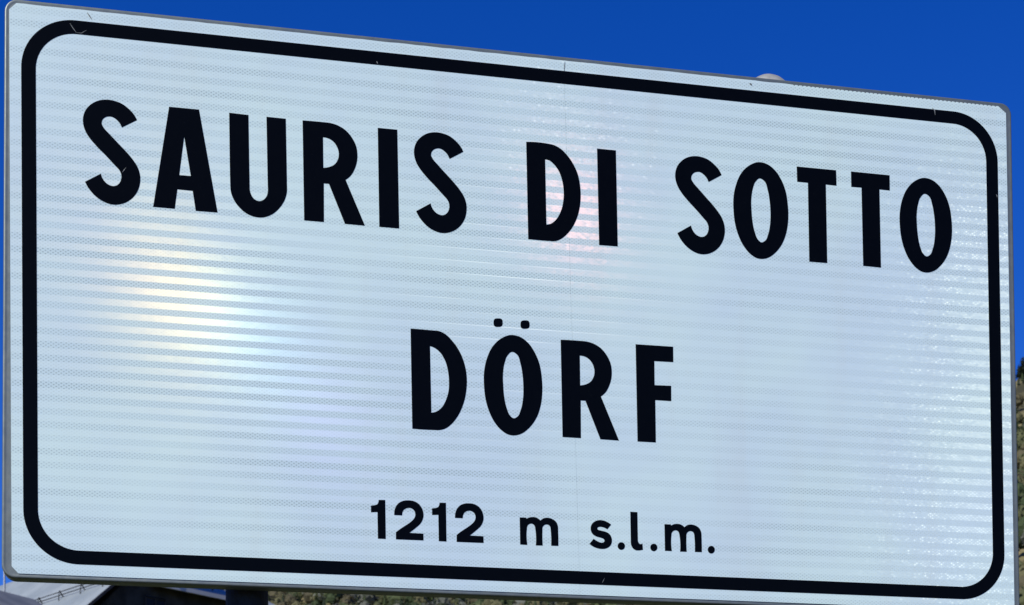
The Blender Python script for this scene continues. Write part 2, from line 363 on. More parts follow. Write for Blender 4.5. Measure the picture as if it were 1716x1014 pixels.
 ('letter_m', [[(-472,-3759,0),(-342,-3758,0),(-337,-3779,0),(-286,-3753,1),(-210,-3739,1),(-134,-3752,1),(-65,-3800,0),(-9,-3757,1),(75,-3740,1),(165,-3759,1),(241,-3810,1),(278,-3897,1),(281,-3979,1),(283,-4277,0),(141,-4278,0),(135,-3972,1),(131,-3931,1),(108,-3889,1),(57,-3871,1),(6,-3889,1),(-25,-3932,1),(-28,-3980,1),(-26,-4283,0),(-161,-4286,0),(-168,-3972,1),(-177,-3918,1),(-205,-3881,1),(-246,-3869,1),(-295,-3885,1),(-326,-3925,1),(-333,-3973,1),(-328,-4283,0),(-468,-4281,0)]]),
 ('letter_s', [[(1338,-3815,0),(1258,-3767,1),(1173,-3741,1),(1096,-3739,1),(1018,-3765,1),(961,-3811,1),(929,-3881,1),(931,-3950,1),(966,-4017,1),(1036,-4058,1),(1127,-4081,1),(1176,-4097,1),(1202,-4130,1),(1189,-4161,1),(1147,-4177,1),(1098,-4169,1),(1042,-4144,1),(983,-4108,0),(900,-4210,0),(963,-4254,1),(1054,-4288,1),(1152,-4298,1),(1237,-4283,1),(1308,-4236,1),(1346,-4165,1),(1348,-4096,1),(1325,-4029,1),(1276,-3983,1),(1199,-3954,1),(1129,-3941,1),(1075,-3927,1),(1059,-3900,1),(1080,-3877,1),(1130,-3868,1),(1186,-3877,1),(1260,-3910,0)]]),
 ('full_stop', [[(1610,-4222,1),(1604,-4250,1),(1588,-4275,1),(1564,-4292,1),(1536,-4299,1),(1507,-4295,1),(1484,-4280,1),(1468,-4256,1),(1463,-4228,1),(1469,-4199,1),(1485,-4174,1),(1509,-4157,1),(1537,-4150,1),(1566,-4155,1),(1589,-4170,1),(1605,-4193,1)]]),
 ('letter_l', [[(1725,-3545,0),(1868,-3548,0),(1871,-4046,1),(1874,-4115,1),(1894,-4155,1),(1922,-4171,1),(1962,-4159,0),(1971,-4279,0),(1903,-4293,1),(1839,-4296,1),(1783,-4271,1),(1745,-4224,1),(1729,-4163,1),(1728,-4080,1)]]),
 ('full_stop', [[(2263,-4221,1),(2257,-4249,1),(2241,-4274,1),(2218,-4291,1),(2190,-4298,1),(2163,-4293,1),(2140,-4278,1),(2125,-4255,1),(2120,-4227,1),(2125,-4199,1),(2141,-4174,1),(2165,-4157,1),(2192,-4151,1),(2219,-4155,1),(2242,-4170,1),(2258,-4193,1)]]),
 ('letter_m', [[(2413,-3758,0),(2543,-3757,0),(2548,-3778,0),(2598,-3752,1),(2675,-3739,1),(2751,-3751,1),(2820,-3798,0),(2876,-3756,1),(2960,-3739,1),(3050,-3758,1),(3126,-3809,1),(3163,-3896,1),(3166,-3978,1),(3168,-4275,0),(3026,-4276,0),(3020,-3971,1),(3016,-3930,1),(2993,-3887,1),(2941,-3869,1),(2891,-3888,1),(2860,-3930,1),(2857,-3978,1),(2859,-4280,0),(2724,-4283,0),(2717,-3971,1),(2707,-3917,1),(2680,-3880,1),(2639,-3868,1),(2590,-3884,1),(2559,-3923,1),(2552,-3971,1),(2556,-4281,0),(2417,-4279,0)]]),
 ('full_stop', [[(3435,-4215,1),(3430,-4244,1),(3413,-4270,1),(3390,-4287,1),(3362,-4294,1),(3334,-4289,1),(3311,-4274,1),(3296,-4250,1),(3290,-4221,1),(3296,-4192,1),(3312,-4167,1),(3336,-4150,1),(3364,-4143,1),(3392,-4148,1),(3415,-4163,1),(3430,-4187,1)]]),
]
CREST = [(1714, 1238, 17.0, 11, 'tall dark conifer on the skyline at the right edge'),
         (1707, 1244, 11.0, 12, 'small dark conifer on the skyline just right of the sign edge'),
         (1722, 1236, 13.0, 13, 'dark conifer on the crest past the tall right-hand one')]

# ------------------------------------------------------------------ ground and hillside
def skyline(az):            # elevation (degrees) of the crest, azimuth clockwise from +Y
    xs = [-180, -120, -70, -40, -20, -7, 3, 12, 22, 29.5, 40, 55, 80, 120, 180]
    ys = [4, 5, 7, 9.5, 11.0, 12.3, 15.0, 16.8, 18.8, 20.0, 22.0, 23, 20, 10, 4]
    return float(np.interp(az, xs, ys)) + 0.35 * math.sin(az * 1.7) + 0.2 * math.sin(az * 4.3 + 1) + 0.08 * math.sin(az * 11.0)
R0, R1 = 140.0, 1250.0
def terrain(az, r):
    s = math.tan(math.radians(skyline(az)))
    t = (r - R0) / (R1 - R0)
    if t <= 0:
        return 0.0
    crest = s * R1
    if t <= 1.0:
        rough = 5.0 * t * (math.sin(az * 1.1 + r * 0.021) + 0.6 * math.sin(az * 2.9 - r * 0.043))
        return crest * (t ** 1.25) + rough * (1 - t)
    return crest * max(0.35, 1 - (t - 1) * 0.55)
def to_xyz(az, r, dz=0.0):
    a = math.radians(az)
    return Vector((EYE.x + r * math.sin(a), EYE.y + r * math.cos(a), terrain(az, r) + dz))
rs = [0, 3, 8, 20, 45, 90, 140] + [140 + 37 * i for i in range(1, 31)] + [1300, 1400, 1600, 2000, 2600, 3600]
azs = [-180 + 3 * i for i in range(56)] + [-12 + i * 0.75 for i in range(77)] + [46 + 3 * i for i in range(45)]
azs = [a for a in azs if a < 180]
gv = [to_xyz(0, 0)]
gf = []
for r in rs[1:]:
    for a in azs:
        gv.append(to_xyz(a, r))
n = len(azs)
for j in range(n):
    gf.append((0, 1 + (j + 1) % n, 1 + j))
for i in range(len(rs) - 2):
    for j in range(n):
        p, q = 1 + i * n + j, 1 + i * n + (j + 1) % n
        gf.append((p, q, q + n, p + n))
k = NT('alpine_ground')
co = k.coord()
n1 = k.noise(co, 0.012, 6.0)
n2 = k.noise(co, 0.15, 6.0)
n3 = k.noise(co, 3.0, 5.0)
near = k.mix(k.ramp(n2.outputs[0], 0.35, 0.65), rgba(0.045, 0.055, 0.018), rgba(0.075, 0.075, 0.030))
meadow = k.mix(k.ramp(n2.outputs[0], 0.35, 0.65), rgba(0.24, 0.195, 0.10), rgba(0.15, 0.14, 0.06))
wood = k.mix(k.ramp(n3.outputs[0], 0.3, 0.7), rgba(0.035, 0.036, 0.018), rgba(0.070, 0.060, 0.032))
dist = k.n('ShaderNodeVectorMath', {0: co}, operation='LENGTH')
meadow = k.mix(k.ramp(dist.outputs['Value'], 60.0, 250.0), near, meadow)
far = k.ramp(dist.outputs['Value'], 200.0, 420.0)
patch = k.math('MULTIPLY', far, k.ramp(n1.outputs[0], 0.42, 0.56))
M['ground'] = k.done(k.principled(k.mix(patch, meadow, wood), 0.95, 0.0, 0.15, k.bump(n3.outputs[0], 0.4, 0.05)))
ground = link('ground', mesh_from('ground', gv, gf), M['ground'], smooth=True)
ground['kind'] = 'structure'

# the road the photographer stands on (below the frame)
k = NT('asphalt')
co = k.coord()
n1 = k.noise(co, 90.0, 5.0)
n2 = k.noise(co, 0.8, 5.0)
M['asphalt'] = k.done(k.principled(k.mix(n1.outputs[0], rgba(0.035, 0.035, 0.036), rgba(0.075, 0.074, 0.072)), 0.9, 0.0, 0.3, k.bump(n1.outputs[0], 0.5, 0.004)))
M['paint'] = simple('road_paint', (0.55, 0.55, 0.53), (0.72, 0.72, 0.70), 20.0, 0.8)
road = link('road', mesh_from('road', [(-60, -8.0, 0.006), (60, -8.0, 0.006), (60, -1.4, 0.006), (-60, -1.4, 0.006)], [(0, 1, 2, 3)]), M['asphalt'])
road['kind'] = 'structure'
edge = link('edge_line', mesh_from('edge_line', [(-60, -1.78, 0.010), (60, -1.78, 0.010), (60, -1.66, 0.010), (-60, -1.66, 0.010)], [(0, 1, 2, 3)]), M['paint'], road)

# ------------------------------------------------------------------ the sign
ROOT = empty('town_sign', (0, 0, 0))
tag(ROOT, 'white rectangular town name sign with black border and lettering on two posts', 'sign')
SL = (0, 0, SIGN_Z)

def round_rect(hx, hz, r, n=10):
    pts = []
    for cx, cz, a0 in ((hx - r, hz - r, 0), (-hx + r, hz - r, 90), (-hx + r, -hz + r, 180), (hx - r, -hz + r, 270)):
        for i in range(n + 1):
            t = math.radians(a0 + 90 * i / n)
            pts.append((cx + r * math.cos(t), cz + r * math.sin(t)))
    return pts

def skew(x, z):             # the pressed edge is a touch wider at the lower left
    return x + (0.0092 * z if x < 0 else 0.0)

# folded aluminium panel: flat front margin, rolled edge, return flange to the back
prof = [(0.0085, 0.0012), (0.0055, 0.0012), (0.0030, 0.0004), (0.0012, 0.0010), (0.0, 0.0034), (0.0, 0.0280), (0.0030, 0.0300), (0.0200, 0.0300), (0.0200, 0.0270)]
loops = []
pv, pf = [], []
for ins, y in prof:
    base = len(pv)
    rr = round_rect(0.9955 - ins, 0.5290 - ins, max(0.024 - ins, 0.006))
    pv += [(skew(x, z), y, z) for x, z in rr]
    loops.append(list(range(base, base + len(rr))))
for A, B in zip(loops, loops[1:]):
    m = len(A)
    for i in range(m):
        pf.append((A[i], A[(i + 1) % m], B[(i + 1) % m], B[i]))
pf.append(tuple(reversed(loops[0])))
pme = mesh_from('panel', pv, pf)
bm = bmesh.new(); bm.from_mesh(pme); bmesh.ops.recalc_face_normals(bm, faces=bm.faces); bm.to_mesh(pme); bm.free()
pme.polygons.foreach_set('use_smooth', [len(p.vertices) == 4 for p in pme.polygons])
link('panel', pme, M['alu'], ROOT, SL)

def spline(pts, step=0.0022):
    """closed outline from points flagged smooth (1) or corner (0)"""
    P = [Vector((p[0] * 1e-4, p[1] * 1e-4)) for p in pts]
    fl = [p[2] for p in pts]
    n = len(P)
    T = []
    for i in range(n):
        a, b, c = P[i - 1], P[i], P[(i + 1) % n]
        d0, d1 = max((b - a).length, 1e-6), max((c - b).length, 1e-6)
        T.append((((b - a) / d0) * d1 + ((c - b) / d1) * d0) / (d0 + d1))
    out = []
    for i in range(n):
        j = (i + 1) % n
        a, b = P[i], P[j]
        L = (b - a).length
        if not fl[i] and not fl[j]:
            out.append(a.copy())
            continue
        u = (b - a) / max(L, 1e-6)
        t0 = T[i] if fl[i] else u * 2 - T[j] if fl[j] else u
        t1 = T[j] if fl[j] else u * 2 - T[i]
        t0, t1 = t0.normalized() * L, t1.normalized() * L
        # long runs between a corner and a curve are straight
        if L > 0.045:
            t0, t1 = (u * L if not fl[i] else t0 * 0.25 + u * L * 0.75), (u * L if not fl[j] else t1 * 0.25 + u * L * 0.75)
        m = max(2, int(L / step))
        for q in range(m):
            s = q / m
            h = (2 * s**3 - 3 * s**2 + 1, s**3 - 2 * s**2 + s, -2 * s**3 + 3 * s**2, s**3 - s**2)
            out.append(a * h[0] + t0 * h[1] + b * h[2] + t1 * h[3])
    return out

def sheet(name, contours, y_front, y_back, mat, parent=None, loc=SL):
    """flat cut sheet with holes and a real edge; contours are lists of (x, z)"""
    polys = [[Vector((p[0], p[1], 0)) for p in c] for c in contours]
    flat = [p for c in polys for p in c]
    tris = tessellate_polygon(polys)
    N = len(flat)
    vs = [(p.x, y_front, p.y) for p in flat] + [(p.x, y_back, p.y) for p in flat]
    fs = []
    for t in tris:
        a, b, c = (flat[i] for i in t)
        ccw = (b - a).cross(c - a).z > 0
        fs.append(tuple(t) if ccw else (t[0], t[2], t[1]))      # front looks to -Y
    base = 0
    for c in polys:
        m = len(c)
        for i in range(m):
            p, q = base + i, base + (i + 1) % m
            fs.append((p, q, q + N, p + N))
        base += m
    me = mesh_from(name, vs, fs)
    return link(name, me, mat, parent if parent is not None else ROOT, loc)

# white film in two sheets, corners cut off at 45 degrees, butt seam right of the middle
FX, FZ, CH = 0.9825, 0.5207, 0.0128
s_top, s_bot = 0.0500, 0.0700
def wavy(x0, z0, x1, z1, n, amp, seed):
    rnd = random.Random(seed)
    return [(x0 + (x1 - x0) * i / n, z0 + (z1 - z0) * i / n + rnd.uniform(-amp, amp)) for i in range(1, n)]
left = [(s_top, FZ)] + wavy(s_top, FZ, -FX + CH, FZ, 60, 0.0004, 1) + [(-FX + CH, FZ), (-FX, FZ - CH), (-FX, -FZ + CH), (-FX + CH * 0.9, -FZ), (s_bot, -FZ)]
g = 0.00025
rightp = [(s_bot + g, -FZ), (FX - CH, -FZ), (FX, -FZ + CH), (FX, FZ - CH), (FX - CH * 1.35, FZ)]
# the last cells along the right end of the top edge are cut through: a toothed edge
teeth = []
x = FX - CH * 1.35 - 0.004
while x > 0.52:
    teeth += [(x, FZ - 0.0002), (x - 0.0022, FZ - 0.0022), (x - 0.0044, FZ - 0.0002)]
    x -= 0.0089
rightp += teeth + wavy(0.52, FZ, s_top + g, FZ, 30, 0.0004, 2) + [(s_top + g, FZ)]
sheet('film_sheet', [left], 0.0, 0.0012, M['film'])
sheet('film_sheet', [rightp], 0.0, 0.0012, M['film'])
# border band
sheet('border_band', [round_rect(0.9620, 0.5000, 0.0965, 24), round_rect(0.9364, 0.4748, 0.0720, 24)[::-1]], -0.0004, 0.0, M['black'])
# lettering
for name, cs in GLYPHS:
    sheet(name, [spline(c) for c in cs], -0.0004, 0.0, M['black'])

# scratches, chips and dirt that can be picked out on the face
def ribbon(name, pts, w, mat, y=-0.0007):
    P = [Vector(p) for p in pts]
    L, Rr = [], []
    for i, p in enumerate(P):
        d = (P[min(i + 1, len(P) - 1)] - P[max(i - 1, 0)]).normalized()
        nrm = Vector((-d.y, d.x))
        ww = w * (0.25 if i in (0, len(P) - 1) else 1.0)
        L.append(p + nrm * ww * 0.5)
        Rr.append(p - nrm * ww * 0.5)
    sheet(name, [L + Rr[::-1]], y, y + 0.0003, mat)
SCR = [('scratch', [(-0.87619, 0.49363), (-0.87096, 0.48537), (-0.86468, 0.47721)], 0.0012), ('scratch', [(-0.86468, 0.47721), (-0.85623, 0.47701), (-0.84669, 0.48356)], 0.001), ('dirt_mark', [(-0.84545, 0.51687), (-0.84125, 0.51069), (-0.83705, 0.50451)], 0.002), ('dirt_mark', [(0.42887, 0.51368), (0.43135, 0.51273), (0.43381, 0.51058)], 0.0035), ('scratch', [(0.8191, 0.50263), (0.82425, 0.49822), (0.82538, 0.4885)], 0.002), ('scratch', [(-0.78445, 0.22644), (-0.78123, 0.23115), (-0.77801, 0.23587)], 0.0012), ('scratch', [(0.95701, 0.33675), (0.95896, 0.33445), (0.95956, 0.3308)], 0.002), ('scratch', [(-0.31446, 0.48116), (-0.31334, 0.47898), (-0.31223, 0.47681)], 0.002), ('dirt_mark', [(0.05228, 0.51911), (0.05159, 0.51083), (0.05087, 0.50021)], 0.0012), ('scratch', [(0.11924, -0.48661), (0.1168, -0.49135), (0.11435, -0.49609)], 0.0008)]
for nm, pts, w in SCR:
    ribbon(nm, pts, w, M['scratch'] if nm == 'scratch' else M['dirt'])

# posts, caps, rails and clamps behind the panel
PY = 0.078
for px, top in ((-0.562, 3.395), (0.494, 3.412)):
    bm = bmesh.new()
    tube(bm, (px, PY, -0.4), (px, PY, top), 0.040, n=28)
    link('post', bm_mesh('post', bm), M['post'], ROOT, smooth=False)
    bm = bmesh.new()
    lathe(bm, [(0.0, 0.036), (0.010, 0.0355), (0.022, 0.032), (0.034, 0.024), (0.0435, 0.014), (0.0470, 0.002), (0.0490, 0.000), (0.0490, -0.005), (0.0462, -0.007), (0.0462, -0.030), (0.0405, -0.030)], (px, PY, top - 0.002), 36)
    link('post_cap', bm_mesh('post_cap', bm), M['cap'], ROOT, smooth=True)
    for zc in (SIGN_Z - 0.33, SIGN_Z + 0.33):
        bm = bmesh.new()
        lathe(bm, [(0.0405, -0.02), (0.0450, -0.02), (0.0450, 0.02), (0.0405, 0.02)], (px, PY, zc), 28)
        box(bm, (px - 0.055, PY - 0.03, zc), (0.022, 0.012, 0.04), bevel=0.002)
        box(bm, (px + 0.055, PY - 0.03, zc), (0.022, 0.012, 0.04), bevel=0.002)
        link('clamp', bm_mesh('clamp', bm), M['galv'], ROOT)
for zc in (SIGN_Z - 0.33, SIGN_Z + 0.33):
    bm = bmesh.new()
    box(bm, (0, 0.019, zc), (1.90, 0.030, 0.040), bevel=0.002)
    link('back_rail', bm_mesh('back_rail', bm), M['alu'], ROOT)

# ------------------------------------------------------------------ houses behind, lower left
def az_vec(a):
    a = math.radians(a)
    return Vector((math.sin(a), math.cos(a), 0))
def ray(px, py):
    d = right * ((px - 858) / 2650.0) + up * (-(py - 1595.4) / 2650.0) - back
    return d
M['metal_roof'] = None
k = NT('grey_metal_roof')
co = k.coord()
n1 = k.noise(co, 0.7, 6.0)
n2 = k.noise(co, 9.0, 5.0)
c = k.mix(k.ramp(n1.outputs[0], 0.3, 0.7), rgba(0.25, 0.285, 0.29), rgba(0.35, 0.385, 0.38))
c = k.mix(k.math('MULTIPLY', k.ramp(n2.outputs[0], 0.55, 0.75), 0.35), c, rgba(0.20, 0.20, 0.20))
M['metal_roof'] = k.done(k.principled(c, 0.55, 0.2, 0.4, k.bump(n2.outputs[0], 0.1, 0.01)))
M['dark_roof'] = simple('slate_grey_roof', (0.10, 0.11, 0.13), (0.17, 0.18, 0.20), 1.5, 0.7, 0.0, 0.3, 0.2, 0.02)
M['dark_wall'] = simple('dark_end_wall', (0.030, 0.028, 0.022), (0.075, 0.068, 0.052), 2.5, 0.9, 0.0, 0.2, 0.3, 0.02)  # dark brownish grey, mottled at random
M['flash'] = simple('pale_flashing', (0.50, 0.49, 0.46), (0.62, 0.61, 0.58), 2.0, 0.6, 0.1, 0.4)
M['dark_trim'] = simple('dark_trim', (0.018, 0.018, 0.020), (0.035, 0.034, 0.034), 4.0, 0.6)
M['plaster'] = simple('pale_plaster', (0.52, 0.50, 0.46), (0.66, 0.64, 0.60), 1.2, 0.9, 0.0, 0.2, 0.2, 0.01)
M['glass'] = simple('window_glass', (0.010, 0.012, 0.016), (0.02, 0.024, 0.03), 2.0, 0.25, 0.0, 0.15)

rdir = az_vec(-36)              # the long way of the house, running off to the back left
gdir = az_vec(54)               # along the end wall, running off to the right
apex = EYE + ray(204.4, 963.5).normalized() * 41.0
gn = Vector((rdir.x, rdir.y, 0))
def on_wall(px, py, off=0.0):   # point of the end wall seen at that place
    d = ray(px, py)
    t = ((apex + gn * off - EYE).dot(gn)) / d.dot(gn)
    return EYE + d * t
base = Vector((apex.x, apex.y, 0))
HOUSE = empty('house', base)
tag(HOUSE, 'dark walled house with pale grey metal roof below the sign, left of the post', 'house')
def hpart(name, verts, faces, mat, parent=None, smooth=False):
    par = HOUSE if parent is None else parent
    me = mesh_from(name, [Vector(v) - base for v in verts], faces)
    bm = bmesh.new(); bm.from_mesh(me); bmesh.ops.recalc_face_normals(bm, faces=bm.faces); bm.to_mesh(me); bm.free()
    return link(name, me, mat, par)
def slab(corners, thick):
    """box-like slab from 4 corners and a thickness along its normal"""
    a, b, c, d = [Vector(x) for x in corners]
    nn = (b - a).cross(d - a).normalized() * thick
    v = [a, b, c, d, a + nn, b + nn, c + nn, d + nn]
    f = [(0, 1, 2, 3), (4, 5, 6, 7), (0, 1, 5, 4), (1, 2, 6, 5), (2, 3, 7, 6), (3, 0, 4, 7)]
    return v, f
L2 = on_wall(60.0, 1086.0)      # lower end of the left verge
vl = (L2 - apex)
eave_l = apex + vl * 1.5
WR = 4.6                        # length of the level eave to the right
top_r = apex + gdir * WR
ridge = apex - vl * 0.80
step_r = apex + gdir * 1.5
DEP = 17.0                       # length of the left roof away from us
up_ = Vector((0, 0, 1))
# end wall (dark) with real thickness, set back under the roof edge
inset = rdir * 0.22
w0 = [ridge - up_ * 0.10 + inset, eave_l - up_ * 0.25 + inset + gdir * 0.45, Vector((eave_l.x, eave_l.y, -0.3)) + inset + gdir * 0.45,
      Vector((top_r.x, top_r.y, -0.3)) + inset - gdir * 0.2, top_r - up_ * 0.02 + inset - gdir * 0.2, step_r - up_ * 0.02 + inset]
vv = w0 + [p + rdir * 4.2 for p in w0]
m = len(w0)
hpart('wall', vv, [tuple(range(m)), tuple(range(2 * m - 1, m - 1, -1))] + [(i, (i + 1) % m, (i + 1) % m + m, i + m) for i in range(m)], M['dark_wall'])
# left roof slope, its standing seams, verge trim and snow guards
e0, a0 = eave_l - rdir * 0.12, ridge - rdir * 0.12
e1, a1 = eave_l + rdir * DEP, ridge + rdir * DEP
nrm = (a0 - e0).cross(e1 - e0).normalized()
if nrm.z < 0:
    nrm = -nrm
v, f = slab([e0, a0, a1, e1], 0.05 if (a0 - e0).cross(e1 - e0).z < 0 else -0.05)
ROOF = hpart('roof', v, f, M['metal_roof'])
slope = (a0 - e0)
nse = 26
for i in range(1, nse):
    p = e0 + rdir * (DEP * i / nse)
    q = p + slope
    sd = rdir * 0.012
    vv = [p - sd + nrm * 0.001, p + sd + nrm * 0.001, q + sd + nrm * 0.001, q - sd + nrm * 0.001]
    v, f = slab(vv, 0.02)
    hpart('standing_seam', [Vector(x) for x in v], f, M['metal_roof'], None).parent = ROOF
def rod(name, a, b, r, mat, n=6):
    bm = bmesh.new()
    tube(bm, Vector(a) - base, Vector(b) - base, r, n=n)
    o = link(name, bm_mesh(name, bm), mat, ROOF)
    return o
for frac, cnt in ((0.62, 17), (0.40, 17)):
    for hh in (0.07, 0.15):
        p = e0 + slope * frac + nrm * hh
        rod('snow_guard_rail', p + rdir * 0.35, p + rdir * (DEP - 0.3), 0.012, M['dark_trim'])
    for i in range(cnt):
        p = e0 + slope * frac + rdir * (0.5 + (DEP - 1.0) * i / (cnt - 1))
        rod('snow_guard_bracket', p, p + nrm * 0.18 + slope.normalized() * 0.02, 0.016, M['dark_trim'])
        rod('snow_guard_bracket', p + nrm * 0.17, p - slope.normalized() * 0.18, 0.012, M['dark_trim'])
# dark verge board under the pale edge
t0, t1 = e0 - rdir * 0.010, a0 - rdir * 0.010
v, f = slab([t0 + nrm * 0.012, t1 + nrm * 0.012, t1 - up_ * 0.07, t0 - up_ * 0.07], 0.05)
hpart('verge_board', v, f, M['dark_trim'])
v, f = slab([ridge - rdir * 0.12, step_r + gdir * 0.05 - rdir * 0.12, step_r + gdir * 0.05 + rdir * DEP, ridge + rdir * DEP], 0.10)
hpart('roof', v, f, M['metal_roof'])
# long wall under the left roof
lw0, lw1 = eave_l + gdir * 0.45 - up_ * 0.2 + rdir * 3.2, eave_l + gdir * 0.45 - up_ * 0.2 + rdir * (DEP - 0.5)
v, f = slab([lw0, lw1, Vector((lw1.x, lw1.y, -0.3)), Vector((lw0.x, lw0.y, -0.3))], 0.3)
hpart('wall', v, f, M['plaster'])
rw0, rw1 = step_r - up_ * 0.12 - gdir * 0.25 + rdir * 4.3, step_r - up_ * 0.12 - gdir * 0.25 + rdir * (DEP - 0.5)
v, f = slab([rw0, rw1, Vector((rw1.x, rw1.y, -0.3)), Vector((rw0.x, rw0.y, -0.3))], -0.3)
hpart('wall', v, f, M['plaster'])
bw = [eave_l + gdir * 0.45 - up_ * 0.2, ridge - up_ * 0.12, step_r - gdir * 0.3 - up_ * 0.12]
bw = [bw[0], bw[1], bw[2], Vector((bw[2].x, bw[2].y, -0.3)), Vector((bw[0].x, bw[0].y, -0.3))]
bw = [p + rdir * (DEP - 0.5) for p in bw] + [p + rdir * (DEP - 0.7) for p in bw]
hpart('wall', bw, [(0, 1, 2, 3, 4), (9, 8, 7, 6, 5)] + [(i, (i + 1) % 5, (i + 1) % 5 + 5, i + 5) for i in range(5)], M['plaster'])
# right block: level eave with pale fascia, roof rising behind it with snow guard
f0 = step_r - gdir * 0.6 - rdir * 0.10
f1 = top_r + gdir * 0.3 - rdir * 0.10
v, f = slab([f0, f1, f1 - up_ * 0.11, f0 - up_ * 0.11], 0.06)
hpart('fascia', v, f, M['flash'])
rise = (rdir * 1.0 + up_ * 0.52).normalized() * 2.6
r0, r1 = f0 + rdir * 0.07 + up_ * 0.01, f1 + rdir * 0.07 + up_ * 0.01
v, f = slab([r0, r1, r1 + rise, r0 + rise], -0.08 if (r1 - r0).cross(rise).z > 0 else 0.08)
REAR = hpart('roof', v, f, M['metal_roof'])
fall = Vector((rise.x, rise.y, -rise.z))
v, f = slab([r0 + rise, r1 + rise, r1 + rise + fall, r0 + rise + fall], -0.08)
hpart('roof', v, f, M['metal_roof'])
ge = [r1 - gdir * 0.55 + rdir * 0.15 - up_ * 0.03, r1 + rise - gdir * 0.55 - up_ * 0.10, r1 + rise + fall - gdir * 0.55 - rdir * 0.15 - up_ * 0.03]
ge = ge + [p + gdir * 0.04 for p in ge]
hpart('wall', ge, [(0, 1, 2), (5, 4, 3), (0, 1, 4, 3), (1, 2, 5, 4), (2, 0, 3, 5)], M['dark_wall'])
n2v = (r1 - r0).cross(rise).normalized()
n2v = n2v if n2v.z > 0 else -n2v
ROOF = REAR
for hh in (0.08, 0.17):
    p = r0 + rise * 0.16 + n2v * hh
    rod('snow_guard_rail', p + gdir * 0.1, p + gdir * (WR - 0.5), 0.013, M['dark_trim'])
for i in range(5):
    p = r0 + rise * 0.16 + gdir * (0.3 + i * 0.88)
    rod('snow_guard_bracket', p, p + n2v * 0.19, 0.016, M['dark_trim'])
# small window in the dark wall, frame, pane and sill
def window(pa, pb, h):
    a = on_wall(*pa, off=0.22)
    b = on_wall(*pb, off=0.22)
    b = Vector((b.x, b.y, a.z))
    fr = []
    bm = bmesh.new()
    wd = (b - a)
    for q0, q1 in (((0, 0), (1, 0)), ((0, -h), (1, -h))):
        p = a + wd * q0[0] + up_ * q0[1]; q = a + wd * q1[0] + up_ * q1[1]
        tube(bm, p - base, q - base, 0.045, n=4)
    for s_ in (0, 0.5, 1):
        tube(bm, a + wd * s_ - base, a + wd * s_ - up_ * h - base, 0.04, n=4)
    W = link('window', bm_mesh('window', bm), M['dark_trim'], HOUSE)
    off = -rdir * 0.015
    hpart('pane', [a + off, b + off, b - up_ * h + off, a - up_ * h + off], [(0, 1, 2, 3)], M['glass']).parent = W
    v, f = slab([a - up_ * (h + 0.05) - wd * 0.1, b - up_ * (h + 0.05) + wd * 0.1, b - up_ * (h + 0.05) + wd * 0.1 - rdir * 0.12, a - up_ * (h + 0.05) - wd * 0.1 - rdir * 0.12], 0.05)
    hpart('sill', v, f, M['flash']).parent = W
window((243, 1000), (276, 1007), 0.9)
window((318, 1090), (350, 1097), 0.9)

# lower neighbour with a slate-grey roof, only a corner of it in view
pk = EYE + ray(-6, 988).normalized() * 33.0
nb = Vector((pk.x, pk.y, 0))
N2 = empty('neighbour_house', nb)
tag(N2, 'lower house with darker slate grey roof in the bottom left corner', 'house')
g2 = az_vec(70)
ridge_a = pk - g2 * 5.0
ridge_b = EYE + ray(57, 1003.5).normalized() * 33.6
gg = (ridge_b - pk)
gg.z = 0
gg.normalize()
ridge_b = pk + gg * (ridge_b - pk).dot(gg)
ridge_a = pk - gg * 7.0
ridge_b.z = ridge_a.z = pk.z
dn = Vector((-gg.y, gg.x, 0))
if dn.dot(EYE - pk) < 0:
    dn = -dn
def npart(name, verts, faces, mat, par=N2):
    me = mesh_from(name, [Vector(v) - nb for v in verts], faces)
    bm = bmesh.new(); bm.from_mesh(me); bmesh.ops.recalc_face_normals(bm, faces=bm.faces); bm.to_mesh(me); bm.free()
    return link(name, me, mat, par)
dwn = dn * 3.2 - up_ * 1.9
v, f = slab([ridge_a, ridge_b, ridge_b + dwn, ridge_a + dwn], 0.12)
npart('roof', v, f, M['dark_roof'])
bk = -dn * 2.6 - up_ * 2.4
v, f = slab([ridge_a, ridge_b, ridge_b + bk, ridge_a + bk], -0.12)
npart('roof', v, f, M['dark_roof'])
wa = [ridge_a + gg * 0.4 - up_ * 0.15, ridge_a + gg * 0.4 + dn * 2.9 - up_ * 1.95, ridge_a + gg * 0.4 - dn * 2.4 - up_ * 2.4]
wb = [p + gg * ((ridge_b - ridge_a).length - 0.8) for p in wa]
dz = lambda p: Vector((p.x, p.y, -0.3))
ring = [wa[0], wa[1], dz(wa[1]), dz(wa[2]), wa[2]]
ring2 = [wb[0], wb[1], dz(wb[1]), dz(wb[2]), wb[2]]
npart('wall', ring + ring2, [(0, 1, 2, 3, 4), (9, 8, 7, 6, 5)] + [(i, (i + 1) % 5, (i + 1) % 5 + 5, i + 5) for i in range(5)], M['plaster'])
